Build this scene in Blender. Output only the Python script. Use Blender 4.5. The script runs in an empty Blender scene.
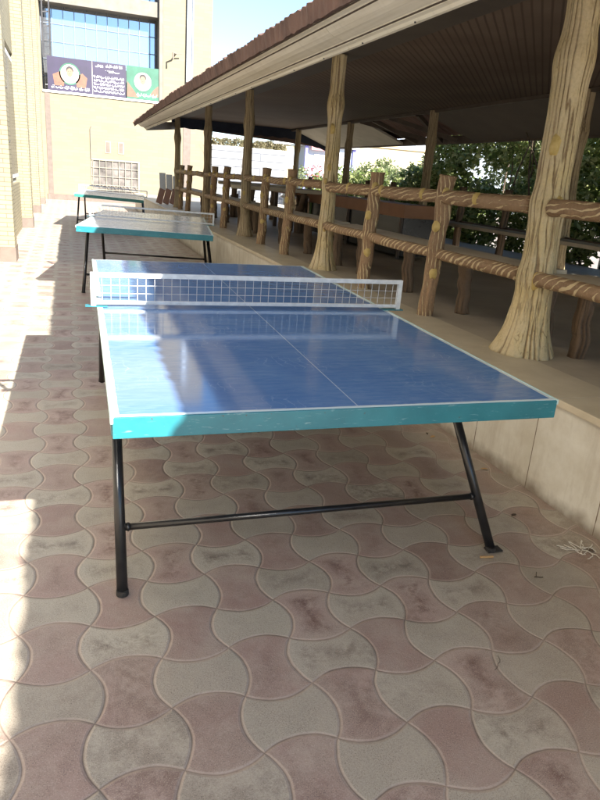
import bpy, bmesh, math, random
from mathutils import Vector, Matrix, noise
random.seed(7)
S = bpy.context.scene
COL = S.collection
rad = math.radians

# ------------------------------------------------------------------ camera
CX = (-0.08842913, -1.68024647, 1.3661545)
RM = ((0.9458983243629296, 0.32249228550783543, 0.035708342937397594),
      (-0.3161692608608512, 0.891396168027321, 0.32473045763049546),
      (0.07289278739426212, -0.31845187613537573, 0.9451322892229184))   # right, forward, up as columns
cd = bpy.data.cameras.new('camera'); cam = bpy.data.objects.new('camera', cd); COL.objects.link(cam)
cd.sensor_fit = 'HORIZONTAL'; cd.sensor_width = 36; cd.lens = 39.4165
cd.clip_start = 0.05; cd.clip_end = 1500
m4 = Matrix.Identity(4)
for i in range(3):
    m4[i][0] = RM[i][0]; m4[i][1] = RM[i][2]; m4[i][2] = -RM[i][1]; m4[i][3] = CX[i]
cam.matrix_world = m4
S.camera = cam
# ------------------------------------------------------------------ world, sun, exposure
SX, SY = 0.635, 1.52                      # horizontal run of the light per metre of height
SUN = Vector((SX, -SY, 1.0)).normalized()
w = bpy.data.worlds.new('World'); S.world = w; w.use_nodes = True
nt = w.node_tree; nt.nodes.clear()
sk = nt.nodes.new('ShaderNodeTexSky'); sk.sky_type = 'NISHITA'; sk.sun_disc = False
sk.sun_elevation = math.asin(SUN.z); sk.sun_rotation = math.atan2(SUN.x, SUN.y)
sk.air_density = 1.0; sk.dust_density = 0.0; sk.ozone_density = 4.5
bg = nt.nodes.new('ShaderNodeBackground'); bg.inputs[1].default_value = 0.058
wo = nt.nodes.new('ShaderNodeOutputWorld')
nt.links.new(sk.outputs[0], bg.inputs[0]); nt.links.new(bg.outputs[0], wo.inputs[0])
sd = bpy.data.lights.new('sun', 'SUN'); sd.energy = 3.8; sd.angle = rad(0.53); sd.color = (1.0, 0.95, 0.87)
so = bpy.data.objects.new('sun', sd); COL.objects.link(so)
so.rotation_euler = SUN.to_track_quat('Z', 'Y').to_euler()
S.view_settings.view_transform = 'Standard'; S.view_settings.look = 'None'
S.view_settings.gamma = 1; S.view_settings.use_curve_mapping = False
S.view_settings.exposure = 2.6
S.render.engine = 'CYCLES'
S.cycles.max_bounces = 10; S.cycles.diffuse_bounces = 6; S.cycles.glossy_bounces = 5

# ------------------------------------------------------------------ material helpers
class G:
    def __init__(s, name):
        s.m = bpy.data.materials.new(name); s.m.use_nodes = True
        s.t = s.m.node_tree; s.b = s.t.nodes['Principled BSDF']
    def n(s, typ, **kw):
        nd = s.t.nodes.new(typ)
        for k, v in kw.items(): setattr(nd, k, v)
        return nd
    def l(s, a, b): s.t.links.new(a, b)
    def val(s, sock, v):
        if hasattr(v, 'is_output') or isinstance(v, bpy.types.NodeSocket): s.l(v, sock)
        else: sock.default_value = v
    def math(s, op, a, b=None, c=None, clamp=False):
        nd = s.n('ShaderNodeMath', operation=op); nd.use_clamp = clamp
        s.val(nd.inputs[0], a)
        if b is not None: s.val(nd.inputs[1], b)
        if c is not None: s.val(nd.inputs[2], c)
        return nd.outputs[0]
    def coord(s, kind='Object', scale=(1, 1, 1), rot=(0, 0, 0)):
        tc = s.n('ShaderNodeTexCoord'); mp = s.n('ShaderNodeMapping')
        mp.inputs['Scale'].default_value = scale; mp.inputs['Rotation'].default_value = rot
        s.l(tc.outputs[kind], mp.inputs[0]); return mp.outputs[0]
    def noise(s, v, sc, det=4, rough=0.55, dist=0):
        nd = s.n('ShaderNodeTexNoise'); nd.inputs['Scale'].default_value = sc
        nd.inputs['Detail'].default_value = det; nd.inputs['Roughness'].default_value = rough
        nd.inputs['Distortion'].default_value = dist
        s.l(v, nd.inputs['Vector']); return nd.outputs['Fac']
    def ramp(s, f, stops, interp='LINEAR'):
        nd = s.n('ShaderNodeValToRGB'); nd.color_ramp.interpolation = interp
        e = nd.color_ramp.elements
        while len(e) < len(stops): e.new(0.5)
        for i, (p, c) in enumerate(stops):
            e[i].position = p; e[i].color = (c, c, c, 1) if not isinstance(c, tuple) else (*c, 1)
        s.l(f, nd.inputs[0]); return nd.outputs[0]
    def mix(s, f, a, b, mode='MIX'):
        nd = s.n('ShaderNodeMix', data_type='RGBA', blend_type=mode)
        s.val(nd.inputs[0], f)
        s.val(nd.inputs[6], (*a, 1) if isinstance(a, tuple) and len(a) == 3 else a)
        s.val(nd.inputs[7], (*b, 1) if isinstance(b, tuple) and len(b) == 3 else b)
        return nd.outputs[2]
    def bump(s, h, st=0.3, d=0.01):
        nd = s.n('ShaderNodeBump'); nd.inputs['Strength'].default_value = st; nd.inputs['Distance'].default_value = d
        s.l(h, nd.inputs['Height']); s.l(nd.outputs[0], s.b.inputs['Normal']); return nd
    def out(s, col=None, rough=None, metal=None, spec=None, coat=None):
        if col is not None: s.val(s.b.inputs['Base Color'], (*col, 1) if isinstance(col, tuple) else col)
        if rough is not None: s.val(s.b.inputs['Roughness'], rough)
        if metal is not None: s.val(s.b.inputs['Metallic'], metal)
        if spec is not None: s.val(s.b.inputs['Specular IOR Level'], spec)
        if coat is not None: s.b.inputs['Coat Weight'].default_value = coat
        return s.m

def mottled(name, c1, c2, sc=6, rough=0.8, bump=0.2, bd=0.004, bsc=60, metal=0, spec=0.5, pos=(0.35, 0.65)):
    g = G(name); v = g.coord()
    f = g.ramp(g.noise(v, sc, 6, 0.6), [(pos[0], c1), (pos[1], c2)])
    if bump: g.bump(g.noise(v, bsc, 4), bump, bd)
    return g.out(f, rough, metal, spec)

# ---- paving: checker of interlocking dumb-bell blocks, red and cream
def paving():
    g = G('bone_paving'); P = 0.2; A = 0.17
    tc = g.n('ShaderNodeTexCoord'); sp = g.n('ShaderNodeSeparateXYZ')
    # small wobble so no joint is ruler straight
    nz = g.n('ShaderNodeTexNoise'); nz.inputs['Scale'].default_value = 3.0; nz.inputs['Detail'].default_value = 3
    g.l(tc.outputs['Object'], nz.inputs['Vector'])
    vm = g.n('ShaderNodeVectorMath', operation='MULTIPLY_ADD')
    g.l(nz.outputs['Color'], vm.inputs[0]); vm.inputs[1].default_value = (0.030, 0.030, 0); g.l(tc.outputs['Object'], vm.inputs[2])
    g.l(vm.outputs[0], sp.inputs[0])
    U = g.math('DIVIDE', g.math('ADD', sp.outputs[0], -0.03 + 0.1 - 0.011 + 20), P)
    V = g.math('DIVIDE', g.math('ADD', sp.outputs[1], -0.03 + 0.1 - 0.011 + 20), P)
    def near(u, v):
        # nearest x-boundary line k and its bulge: sign alternates over the checker
        k = g.math('ROUND', u); t = g.math('SUBTRACT', g.math('FRACT', v), 0.5)
        j = g.math('FLOOR', v)
        arc = g.math('SUBTRACT', 1.0, g.math('MULTIPLY', g.math('MULTIPLY', t, t), 4.0))
        par = g.math('MODULO', g.math('ADD', k, j), 2.0)          # 0/1
        sg = g.math('SUBTRACT', g.math('MULTIPLY', par, 2.0), 1.0)
        pos = g.math('ADD', k, g.math('MULTIPLY', g.math('MULTIPLY', arc, sg), A))
        d = g.math('SUBTRACT', u, pos)                            # signed distance in cells
        return k, j, d
    ku, jv, du = near(U, V)
    kv, ju, dv = near(V, U)
    # x boundaries bulge +: cream (even cell left of line) ; y boundaries use the opposite sign
    # cell index after bulge
    iu = g.math('SUBTRACT', ku, g.math('LESS_THAN', du, 0.0))
    # for y boundaries flip the sign: recompute with mirrored arc
    t = g.math('SUBTRACT', g.math('FRACT', U), 0.5)
    arc = g.math('SUBTRACT', 1.0, g.math('MULTIPLY', g.math('MULTIPLY', t, t), 4.0))
    par = g.math('MODULO', g.math('ADD', kv, ju), 2.0)
    sg = g.math('SUBTRACT', 1.0, g.math('MULTIPLY', par, 2.0))
    dv = g.math('SUBTRACT', V, g.math('ADD', kv, g.math('MULTIPLY', g.math('MULTIPLY', arc, sg), A)))
    iv = g.math('SUBTRACT', kv, g.math('LESS_THAN', dv, 0.0))
    au = g.math('ABSOLUTE', du); av = g.math('ABSOLUTE', dv)
    near_u = g.math('LESS_THAN', au, av)
    # colour: start from the plain cell, flip when the bulged line was crossed
    fu = g.math('FLOOR', U); fv = g.math('FLOOR', V)
    cu = g.math('ABSOLUTE', g.math('SUBTRACT', fu, iu)); cv = g.math('ABSOLUTE', g.math('SUBTRACT', fv, iv))
    flip = g.math('MAXIMUM', cu, cv)
    cell = g.math('MODULO', g.math('ADD', g.math('ADD', fu, fv), flip), 2.0)   # 1 = red
    # identity of the block, for tone
    ux = g.math('ADD', fu, g.math('SUBTRACT', iu, fu)); vx = g.math('ADD', fv, g.math('SUBTRACT', iv, fv))
    cmb = g.n('ShaderNodeCombineXYZ'); g.l(ux, cmb.inputs[0]); g.l(vx, cmb.inputs[1])
    wn = g.n('ShaderNodeTexWhiteNoise', noise_dimensions='3D'); g.l(cmb.outputs[0], wn.inputs['Vector'])
    rnd = wn.outputs['Value']
    dist = g.math('MULTIPLY', g.math('MINIMUM', au, av), P)
    sp0 = g.n('ShaderNodeSeparateXYZ'); g.l(tc.outputs['Object'], sp0.inputs[0])
    def tc_x(q): return q.outputs[0]
    obj = tc.outputs['Object']
    n1 = g.noise(obj, 5, 6, 0.65); n2 = g.noise(obj, 38, 5, 0.7); n3 = g.noise(obj, 1.1, 4, 0.6); n4 = g.noise(obj, 160, 3, 0.6)
    red = g.mix(rnd, (0.325, 0.215, 0.182), (0.440, 0.318, 0.270))
    crm = g.mix(rnd, (0.410, 0.370, 0.295), (0.505, 0.458, 0.370))
    base = g.mix(cell, crm, red)
    wn2 = g.n('ShaderNodeTexWhiteNoise', noise_dimensions='3D'); wa = g.n('ShaderNodeVectorMath', operation='ADD'); g.l(cmb.outputs[0], wa.inputs[0]); wa.inputs[1].default_value = (31.7, 12.1, 5.5); g.l(wa.outputs[0], wn2.inputs['Vector'])
    base = g.mix(g.math('MULTIPLY', g.ramp(wn2.outputs['Value'], [(0.80, 0.0), (0.97, 0.75)]), g.ramp(n2, [(0.3, 0.5), (0.6, 1.0)])), base, g.mix(cell, (0.27, 0.235, 0.185), (0.20, 0.105, 0.088)))
    # worn pale film and dark oily stains in the middle of some blocks
    base = g.mix(g.ramp(n1, [(0.40, 0.0), (0.68, 0.55)]), base, (0.47, 0.41, 0.335))
    n5 = g.noise(obj, 9, 5, 0.7)
    stain = g.math('MULTIPLY', g.ramp(g.math('ADD', g.math('MULTIPLY', n2, 0.45), g.math('MULTIPLY', n5, 0.55)), [(0.43, 0.0), (0.56, 1.0)]), g.math('MAXIMUM', g.ramp(g.math('MINIMUM', au, av), [(0.10, 0.0), (0.36, 1.0)]), g.ramp(g.noise(obj, 0.9, 3), [(0.5, 0.0), (0.62, 0.9)])))
    stain = g.math('MULTIPLY', stain, g.ramp(rnd, [(0.15, 0.08), (0.45, 0.45), (0.9, 1.0)]))
    base = g.mix(stain, base, g.mix(cell, (0.19, 0.16, 0.125), (0.15, 0.072, 0.06)))
    base = g.mix(g.ramp(n3, [(0.42, 0.0), (0.70, 0.45)]), base, (0.32, 0.25, 0.195))
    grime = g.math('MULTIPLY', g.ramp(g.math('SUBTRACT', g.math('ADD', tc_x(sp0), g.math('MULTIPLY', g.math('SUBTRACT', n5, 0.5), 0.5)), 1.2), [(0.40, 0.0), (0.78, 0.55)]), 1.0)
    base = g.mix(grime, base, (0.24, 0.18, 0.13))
    spk = g.noise(obj, 330, 2, 0.5)
    base = g.mix(g.math('MULTIPLY', g.ramp(spk, [(0.56, 0.0), (0.66, 1.0)]), g.ramp(n5, [(0.35, 0.15), (0.6, 0.75)])), base, (0.13, 0.095, 0.075))
    base = g.mix(g.math('MULTIPLY', g.ramp(spk, [(0.34, 1.0), (0.42, 0.0)]), 0.45), base, (0.56, 0.49, 0.40))
    # chamfer ring and joint
    ring = g.ramp(dist, [(0.004, 0.8), (0.011, 0.0)])
    base = g.mix(g.math('MULTIPLY', ring, g.ramp(n1, [(0.35, 0.35), (0.6, 1.0)])), base, (0.47, 0.38, 0.31))
    jmask = g.ramp(g.math('ADD', dist, g.math('MULTIPLY', g.math('SUBTRACT', n2, 0.5), 0.004)), [(0.0012, 1.0), (0.0032, 0.0)])
    jcol = g.ramp(n1, [(0.38, (0.11, 0.078, 0.060)), (0.60, (0.30, 0.225, 0.18))])
    base = g.mix(g.math('MULTIPLY', jmask, 0.9), base, jcol)
    base = g.mix(g.math('MULTIPLY', g.ramp(n4, [(0.5, 0.0), (0.8, 1.0)]), 0.38), base, (0.15, 0.115, 0.09))
    h = g.math('ADD', g.ramp(dist, [(0.0, 0.0), (0.008, 1.0)]), g.math('MULTIPLY', n2, 0.25))
    h = g.math('ADD', h, g.math('ADD', g.math('MULTIPLY', n4, 0.3), g.math('ADD', g.math('MULTIPLY', n5, 0.5), g.math('MULTIPLY', rnd, 0.9))))
    g.bump(h, 0.55, 0.004)
    return g.out(base, g.ramp(n1, [(0.3, 0.42), (0.7, 0.68)]), spec=0.45)

def brick_wall(name, c1, c2, mortar, bw, bh, axis='XZ', mort=0.006, rough=0.75):
    g = G(name)
    tc = g.n('ShaderNodeTexCoord'); sp = g.n('ShaderNodeSeparateXYZ'); g.l(tc.outputs['Object'], sp.inputs[0])
    cb = g.n('ShaderNodeCombineXYZ')
    xy = g.math('ADD', sp.outputs[0], sp.outputs[1])
    g.l(xy, cb.inputs[0]); g.l(sp.outputs[2], cb.inputs[1])
    b = g.n('ShaderNodeTexBrick'); g.l(cb.outputs[0], b.inputs['Vector'])
    b.inputs['Scale'].default_value = 1; b.inputs['Brick Width'].default_value = bw; b.inputs['Row Height'].default_value = bh
    b.inputs['Mortar Size'].default_value = mort; b.inputs['Mortar Smooth'].default_value = 0.2
    b.inputs['Color1'].default_value = (*c1, 1); b.inputs['Color2'].default_value = (*c2, 1); b.inputs['Mortar'].default_value = (*mortar, 1)
    n1 = g.noise(tc.outputs['Object'], 1.3, 5, 0.6)
    c = g.mix(g.ramp(n1, [(0.4, 0.0), (0.75, 0.25)]), b.outputs['Color'], tuple(x * 0.72 for x in c1))
    g.bump(b.outputs['Fac'], -0.4, 0.006)
    return g.out(c, rough, spec=0.3)

def bark(name, base, groove, patch, gsc=1.0, slash=None, gl=(0.46, 0.56)):
    """painted cement 'tree trunk': cream ribs, dark grooves, a few yellow patches"""
    g = G(name)
    tc = g.n('ShaderNodeTexCoord'); v = g.coord('Object', (1, 1, 0.05))
    n2 = g.noise(tc.outputs['Object'], 5, 5, 0.6)
    n = g.noise(v, 30 * gsc, 2, 0.5, 0.5); n3 = g.noise(tc.outputs['Object'], 70, 4, 0.6)
    geo = g.n('ShaderNodeNewGeometry')
    at = g.n('ShaderNodeAttribute'); at.attribute_name = 'groove'
    thin = g.math('MULTIPLY', g.ramp(g.math('ABSOLUTE', g.math('SUBTRACT', n, 0.5)), [(0.008, 0.8), (0.026, 0.0)]), g.ramp(n2, [(0.40, 0.0), (0.6, 1.0)]))
    gr = g.math('MAXIMUM', g.math('MULTIPLY', at.outputs['Fac'], g.ramp(n3, [(0.3, 0.65), (0.6, 1.0)])), thin)
    col = g.mix(g.ramp(n2, [(0.35, 0.0), (0.7, 1.0)]), base, patch)
    col = g.mix(gr, col, groove)
    col = g.mix(g.math('MULTIPLY', g.ramp(n3, [(0.4, 0.0), (0.7, 1.0)]), 0.3), col, tuple(x * 0.5 for x in base))
    h = g.math('ADD', g.math('MULTIPLY', gr, -1.0), g.math('MULTIPLY', n3, 0.2))
    g.bump(h, 0.8, 0.010)
    return g.out(col, 0.62, spec=0.4)

def railbark(name, base, dark, slash, kind):
    """brown painted rail with cream brush slashes running slantwise over it"""
    g = G(name); tc = g.n('ShaderNodeTexCoord'); o = tc.outputs['Object']
    sp = g.n('ShaderNodeSeparateXYZ'); g.l(o, sp.inputs[0])
    n2 = g.noise(o, 8, 4, 0.6); n3 = g.noise(o, 60, 3, 0.6)
    X, Y, Z = sp.outputs
    ph = {'rail': lambda: g.math('ADD', g.math('MULTIPLY', Y, 5.5), g.math('MULTIPLY', Z, 30)),
          'nosing': lambda: g.math('ADD', g.math('MULTIPLY', Y, 15), g.math('MULTIPLY', Z, 17)),
          'post': lambda: g.math('ADD', g.math('MULTIPLY', g.math('SUBTRACT', X, Y), 26), g.math('MULTIPLY', Z, 3.0))}[kind]()
    ph = g.math('ADD', ph, g.math('MULTIPLY', g.noise(o, 3.5, 3), 3.0))
    tri = g.math('ABSOLUTE', g.math('SUBTRACT', g.math('FRACT', ph), 0.5))
    wd = g.math('MULTIPLY', g.ramp(n2, [(0.38, 0.0), (0.66, 1.0)]), {'rail': .27, 'nosing': .30, 'post': .24}[kind])
    sl = g.math('MULTIPLY', g.math('SUBTRACT', wd, g.math('ADD', tri, g.math('MULTIPLY', g.math('SUBTRACT', n3, 0.5), 0.12))), 30, None, True)
    col = g.mix(g.ramp(n2, [(0.35, 0.0), (0.65, 1.0)]), base, dark)
    col = g.mix(g.math('MULTIPLY', g.ramp(n3, [(0.5, 0), (0.7, 1)]), 0.35), col, tuple(min(1, x * 1.5) for x in base))
    col = g.mix(g.math('MULTIPLY', sl, 0.88), col, slash)
    g.bump(g.math('ADD', g.math('MULTIPLY', sl, -0.7), g.math('ADD', n2, g.math('MULTIPLY', n3, 0.4))), 0.7, 0.009)
    return g.out(col, 0.62, spec=0.3)

def table_top(name, L, W, worn):
    g = G(name); tc = g.n('ShaderNodeTexCoord'); sp = g.n('ShaderNodeSeparateXYZ'); g.l(tc.outputs['Object'], sp.inputs[0])
    x, y = sp.outputs[0], sp.outputs[1]; o = tc.outputs['Object']
    dx = g.math('MINIMUM', x, g.math('SUBTRACT', W, x)); dy = g.math('MINIMUM', y, g.math('SUBTRACT', L, y))
    wob = g.math('MULTIPLY', g.math('SUBTRACT', g.noise(o, 14, 4), 0.5), 0.010)
    wl = g.math('LESS_THAN', g.math('ADD', g.math('MINIMUM', g.math('SUBTRACT', dx, 0.004), dy), wob), 0.014)
    cl = g.math('LESS_THAN', g.math('ABSOLUTE', g.math('SUBTRACT', x, W / 2)), 0.0018)
    n1 = g.noise(o, 2.2, 6, 0.65); n2 = g.noise(g.coord('Object', (1, 6, 1), (0, 0, 0.5)), 9, 6, 0.7, 1.0); n3 = g.noise(o, 120, 3)
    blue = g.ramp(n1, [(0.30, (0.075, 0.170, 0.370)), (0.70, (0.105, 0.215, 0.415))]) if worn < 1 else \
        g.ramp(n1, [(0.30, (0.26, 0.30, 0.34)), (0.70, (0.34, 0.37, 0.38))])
    dust = g.math('MULTIPLY', g.ramp(n2, [(0.40, 0.0), (0.75, 0.7)]), g.ramp(g.noise(o, 1.1, 3), [(0.35, 0.30), (0.65, 1.0)]))
    blue = g.mix(dust, blue, (0.29, 0.37, 0.48))
    # scuffed scrawl of pale scratches along the near edge
    sc = g.n('ShaderNodeTexWave'); sc.inputs['Scale'].default_value = 9; sc.inputs['Distortion'].default_value = 14; sc.inputs['Detail'].default_value = 4
    g.l(o, sc.inputs['Vector'])
    scr = g.math('MULTIPLY', g.ramp(sc.outputs['Fac'], [(0.95, 0.0), (0.99, 0.35)]), g.ramp(g.noise(o, 3.3, 2), [(0.52, 0.0), (0.62, 0.8)]))
    blue = g.mix(scr, blue, (0.36, 0.46, 0.60))
    c = g.mix(g.math('MAXIMUM', wl, g.math('MULTIPLY', cl, 0.6)), blue, (0.60, 0.68, 0.68))
    g.bump(g.math('ADD', g.noise(o, 3.0, 3), g.math('MULTIPLY', n3, 0.01)), 0.05, 0.004)
    rg = g.ramp(n2, [(0.3, 0.05 + 0.12 * worn), (0.8, 0.15 + 0.2 * worn)])
    return g.out(c, rg, spec=0.75 if worn < 1 else 0.4)

def leafmat(name, a, b, c):
    g = G(name); gi = g.n('ShaderNodeNewGeometry')
    f = gi.outputs['Random Per Island']
    col = g.ramp(f, [(0.0, a), (0.55, b), (1.0, c)])
    g.out(col, 0.38, spec=0.5)
    tr = g.n('ShaderNodeBsdfTranslucent'); g.l(col, tr.inputs[0])
    mx = g.n('ShaderNodeMixShader'); mx.inputs[0].default_value = 0.5
    g.l(g.b.outputs[0], mx.inputs[1]); g.l(tr.outputs[0], mx.inputs[2])
    g.l(mx.outputs[0], g.t.nodes['Material Output'].inputs[0])
    return g.m

M = {}
M['paving'] = paving()
M['ybrick'] = brick_wall('yellow_thin_brick', (0.235, 0.208, 0.138), (0.20, 0.176, 0.115), (0.10, 0.085, 0.055), 0.24, 0.058, mort=0.005)
M['ytile'] = brick_wall('yellow_facing_tile', (0.195, 0.170, 0.118), (0.18, 0.155, 0.105), (0.17, 0.15, 0.095), 0.40, 0.11, mort=0.005)
M['wbrick'] = brick_wall('white_block_wall', (0.215, 0.22, 0.225), (0.20, 0.205, 0.21), (0.06, 0.065, 0.08), 40.0, 0.27, mort=0.016)
M['bounce_render'] = mottled('cream_bounce_render', (0.66, 0.59, 0.47), (0.72, 0.65, 0.53), 2, 0.8, 0.1)  # bright facing added on the unseen near wing to bounce sun into the shade
M['mauve'] = mottled('mauve_stone', (0.10, 0.076, 0.062), (0.13, 0.10, 0.082), 8, 0.6, 0.1)
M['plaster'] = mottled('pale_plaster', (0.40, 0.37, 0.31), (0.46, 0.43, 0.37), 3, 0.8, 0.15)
M['yplaster'] = mottled('yellow_plaster', (0.38, 0.32, 0.20), (0.42, 0.36, 0.23), 3, 0.8, 0.15)
M['greywall'] = mottled('grey_blue_plaster', (0.20, 0.23, 0.27), (0.26, 0.29, 0.33), 1, 0.8, 0.1)
M['greybeam'] = mottled('grey_concrete', (0.13, 0.12, 0.10), (0.17, 0.155, 0.13), 3, 0.8, 0.1)
M['bluewhite'] = mottled('pale_blue_paint', (0.36, 0.42, 0.52), (0.40, 0.46, 0.54), 3, 0.6, 0.1)
M['purple'] = mottled('violet_paint', (0.16, 0.16, 0.50), (0.20, 0.20, 0.55), 3, 0.5, 0)
M['cyanpaint'] = mottled('turquoise_paint', (0.03, 0.33, 0.35), (0.05, 0.40, 0.40), 3, 0.5, 0)
M['white'] = mottled('white_enamel', (0.70, 0.71, 0.70), (0.78, 0.79, 0.78), 20, 0.4, 0)
M['net'] = mottled('white_net_metal', (0.50, 0.52, 0.54), (0.64, 0.66, 0.67), 30, 0.45, 0)
M['string'] = mottled('white_net_mesh', (0.42, 0.43, 0.44), (0.52, 0.53, 0.53), 30, 0.7, 0)
def g_teal():
    g = G('teal_rim_paint'); o = g.coord()
    c = g.ramp(g.noise(o, 7, 5, 0.6), [(0.35, (0.008, 0.125, 0.160)), (0.65, (0.016, 0.165, 0.200))])
    c = g.mix(g.math('MULTIPLY', g.ramp(g.noise(g.coord('Object', (1, 1, 7)), 16, 5, 0.7), [(0.60, 0.0), (0.66, 0.55)]), 1.0), c, (0.20, 0.33, 0.34))
    c = g.mix(g.ramp(g.noise(o, 55, 3, 0.6), [(0.70, 0.0), (0.73, 0.9)]), c, (0.06, 0.05, 0.04))
    g.bump(g.noise(o, 25, 4), 0.2, 0.003)
    return g.out(c, 0.36, spec=0.5)
M['teal'] = g_teal()
M['tealedge'] = mottled('worn_pale_teal', (0.35, 0.52, 0.50), (0.50, 0.62, 0.60), 14, 0.5, 0.1)
M['greenrim'] = mottled('dark_green_rim_paint', (0.02, 0.14, 0.12), (0.03, 0.19, 0.16), 9, 0.4, 0.1)
M['black'] = mottled('black_gloss_pipe', (0.008, 0.008, 0.009), (0.020, 0.019, 0.018), 16, 0.30, 0.25, 0.002, 45)
M['rubber'] = mottled('rubber', (0.015, 0.014, 0.013), (0.03, 0.028, 0.025), 30, 0.8, 0)
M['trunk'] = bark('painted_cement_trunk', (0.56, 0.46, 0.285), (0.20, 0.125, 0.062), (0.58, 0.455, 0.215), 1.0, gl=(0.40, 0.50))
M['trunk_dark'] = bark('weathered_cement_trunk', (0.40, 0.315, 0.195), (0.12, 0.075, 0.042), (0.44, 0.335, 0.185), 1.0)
M['knot'] = mottled('yellow_cement_knot', (0.46, 0.33, 0.10), (0.56, 0.42, 0.16), 30, 0.6, 0.6, 0.006, 40)
RB = ((0.305, 0.200, 0.115), (0.200, 0.122, 0.068), (0.64, 0.51, 0.30))
M['rail'] = railbark('brown_rail_bark', *RB, 'rail')
M['nosing'] = railbark('brown_nosing_bark', *RB, 'nosing')
M['post'] = railbark('brown_post_bark', (0.295, 0.190, 0.108), (0.190, 0.115, 0.065), (0.62, 0.49, 0.28), 'post')
M['leg'] = bark('brown_leg_bark', (0.16, 0.105, 0.065), (0.05, 0.032, 0.02), (0.20, 0.13, 0.075), 1.0)
M['seat'] = mottled('worn_seat_concrete', (0.46, 0.39, 0.285), (0.55, 0.48, 0.36), 5, 0.65, 0.3, 0.004, 50)
M['platform'] = mottled('platform_concrete', (0.36, 0.305, 0.235), (0.46, 0.40, 0.31), 2.5, 0.6, 0.3, 0.004, 40)
M['tile_roof'] = mottled('brown_roof_tile', (0.09, 0.05, 0.04), (0.15, 0.085, 0.065), 5, 0.8, 0.5, 0.01, 30)
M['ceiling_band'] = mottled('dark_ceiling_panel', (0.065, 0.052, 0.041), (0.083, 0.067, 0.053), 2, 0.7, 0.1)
M['beam'] = mottled('dark_timber', (0.07, 0.05, 0.038), (0.10, 0.075, 0.055), 6, 0.6, 0.2)
M['navy'] = mottled('navy_canvas', (0.012, 0.016, 0.035), (0.02, 0.026, 0.05), 6, 0.8, 0.2)
M['orange_board'] = mottled('orange_brown_board', (0.27, 0.125, 0.06), (0.33, 0.16, 0.08), 4, 0.6, 0.1)
M['darkpanel'] = mottled('dark_glass_panel', (0.010, 0.011, 0.013), (0.018, 0.019, 0.022), 4, 0.25, 0)
M['greenboard'] = mottled('green_board', (0.12, 0.18, 0.05), (0.16, 0.23, 0.07), 4, 0.6, 0.1)
M['paper'] = mottled('crumpled_white', (0.52, 0.48, 0.40), (0.62, 0.58, 0.50), 30, 0.8, 0.2)
M['filter'] = mottled('tan_paper', (0.40, 0.24, 0.10), (0.46, 0.28, 0.12), 30, 0.8, 0)
M['twig'] = mottled('dry_twig', (0.05, 0.035, 0.02), (0.09, 0.06, 0.04), 30, 0.8, 0.2)
M['leaf'] = leafmat('hedge_leaf', (0.075, 0.12, 0.028), (0.20, 0.26, 0.075), (0.44, 0.46, 0.22))
M['leaf_dry'] = leafmat('dry_leaf', (0.12, 0.11, 0.05), (0.20, 0.17, 0.09), (0.30, 0.26, 0.16))
M['leaf_pale'] = leafmat('pale_shrub_leaf', (0.12, 0.16, 0.06), (0.20, 0.24, 0.11), (0.30, 0.33, 0.18))
M['petal'] = leafmat('pink_petal', (0.45, 0.10, 0.12), (0.55, 0.20, 0.22), (0.60, 0.35, 0.35))
M['ban_purple'] = mottled('purple_banner', (0.012, 0.008, 0.030), (0.020, 0.012, 0.045), 2, 0.5, 0)
M['ban_green'] = mottled('green_banner', (0.010, 0.075, 0.042), (0.020, 0.11, 0.068), 2, 0.5, 0)
M['ban_orange'] = mottled('orange_print', (0.13, 0.055, 0.035), (0.17, 0.08, 0.045), 6, 0.5, 0)
M['skin'] = mottled('printed_skin', (0.20, 0.11, 0.07), (0.22, 0.125, 0.08), 6, 0.5, 0)
M['hair'] = mottled('printed_hair', (0.015, 0.012, 0.012), (0.02, 0.016, 0.015), 6, 0.5, 0)

def g_ceiling():
    g = G('textured_ceiling_panel'); v = g.coord('Object', (1, 1, 1), (0, 0, rad(38)))
    wv = g.n('ShaderNodeTexWave', bands_direction='X'); wv.inputs['Scale'].default_value = 5.0; wv.inputs['Distortion'].default_value = 0.3
    g.l(v, wv.inputs['Vector'])
    n = g.noise(v, 1.2, 5)
    c = g.mix(g.ramp(wv.outputs['Fac'], [(0.05, 1.0), (0.25, 0.0)]), g.ramp(n, [(0.35, (0.125, 0.090, 0.068)), (0.65, (0.165, 0.122, 0.094))]), (0.092, 0.066, 0.050))
    g.bump(wv.outputs['Fac'], 0.08, 0.003)
    return g.out(c, 0.75, spec=0.15)
M['ceiling'] = g_ceiling()
def g_fascia():
    g = G('cream_cornice'); o = g.coord()
    st = g.noise(g.coord('Object', (8, 0.35, 8)), 5, 4)
    c = g.ramp(st, [(0.35, (0.62, 0.57, 0.44)), (0.65, (0.72, 0.67, 0.54))])
    c = g.mix(g.ramp(g.noise(g.coord('Object', (1, 6, 0.4)), 3, 4), [(0.55, 0.0), (0.8, 0.22)]), c, (0.30, 0.24, 0.17))
    return g.out(c, 0.5, spec=0.4)
M['fascia'] = g_fascia()
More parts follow.
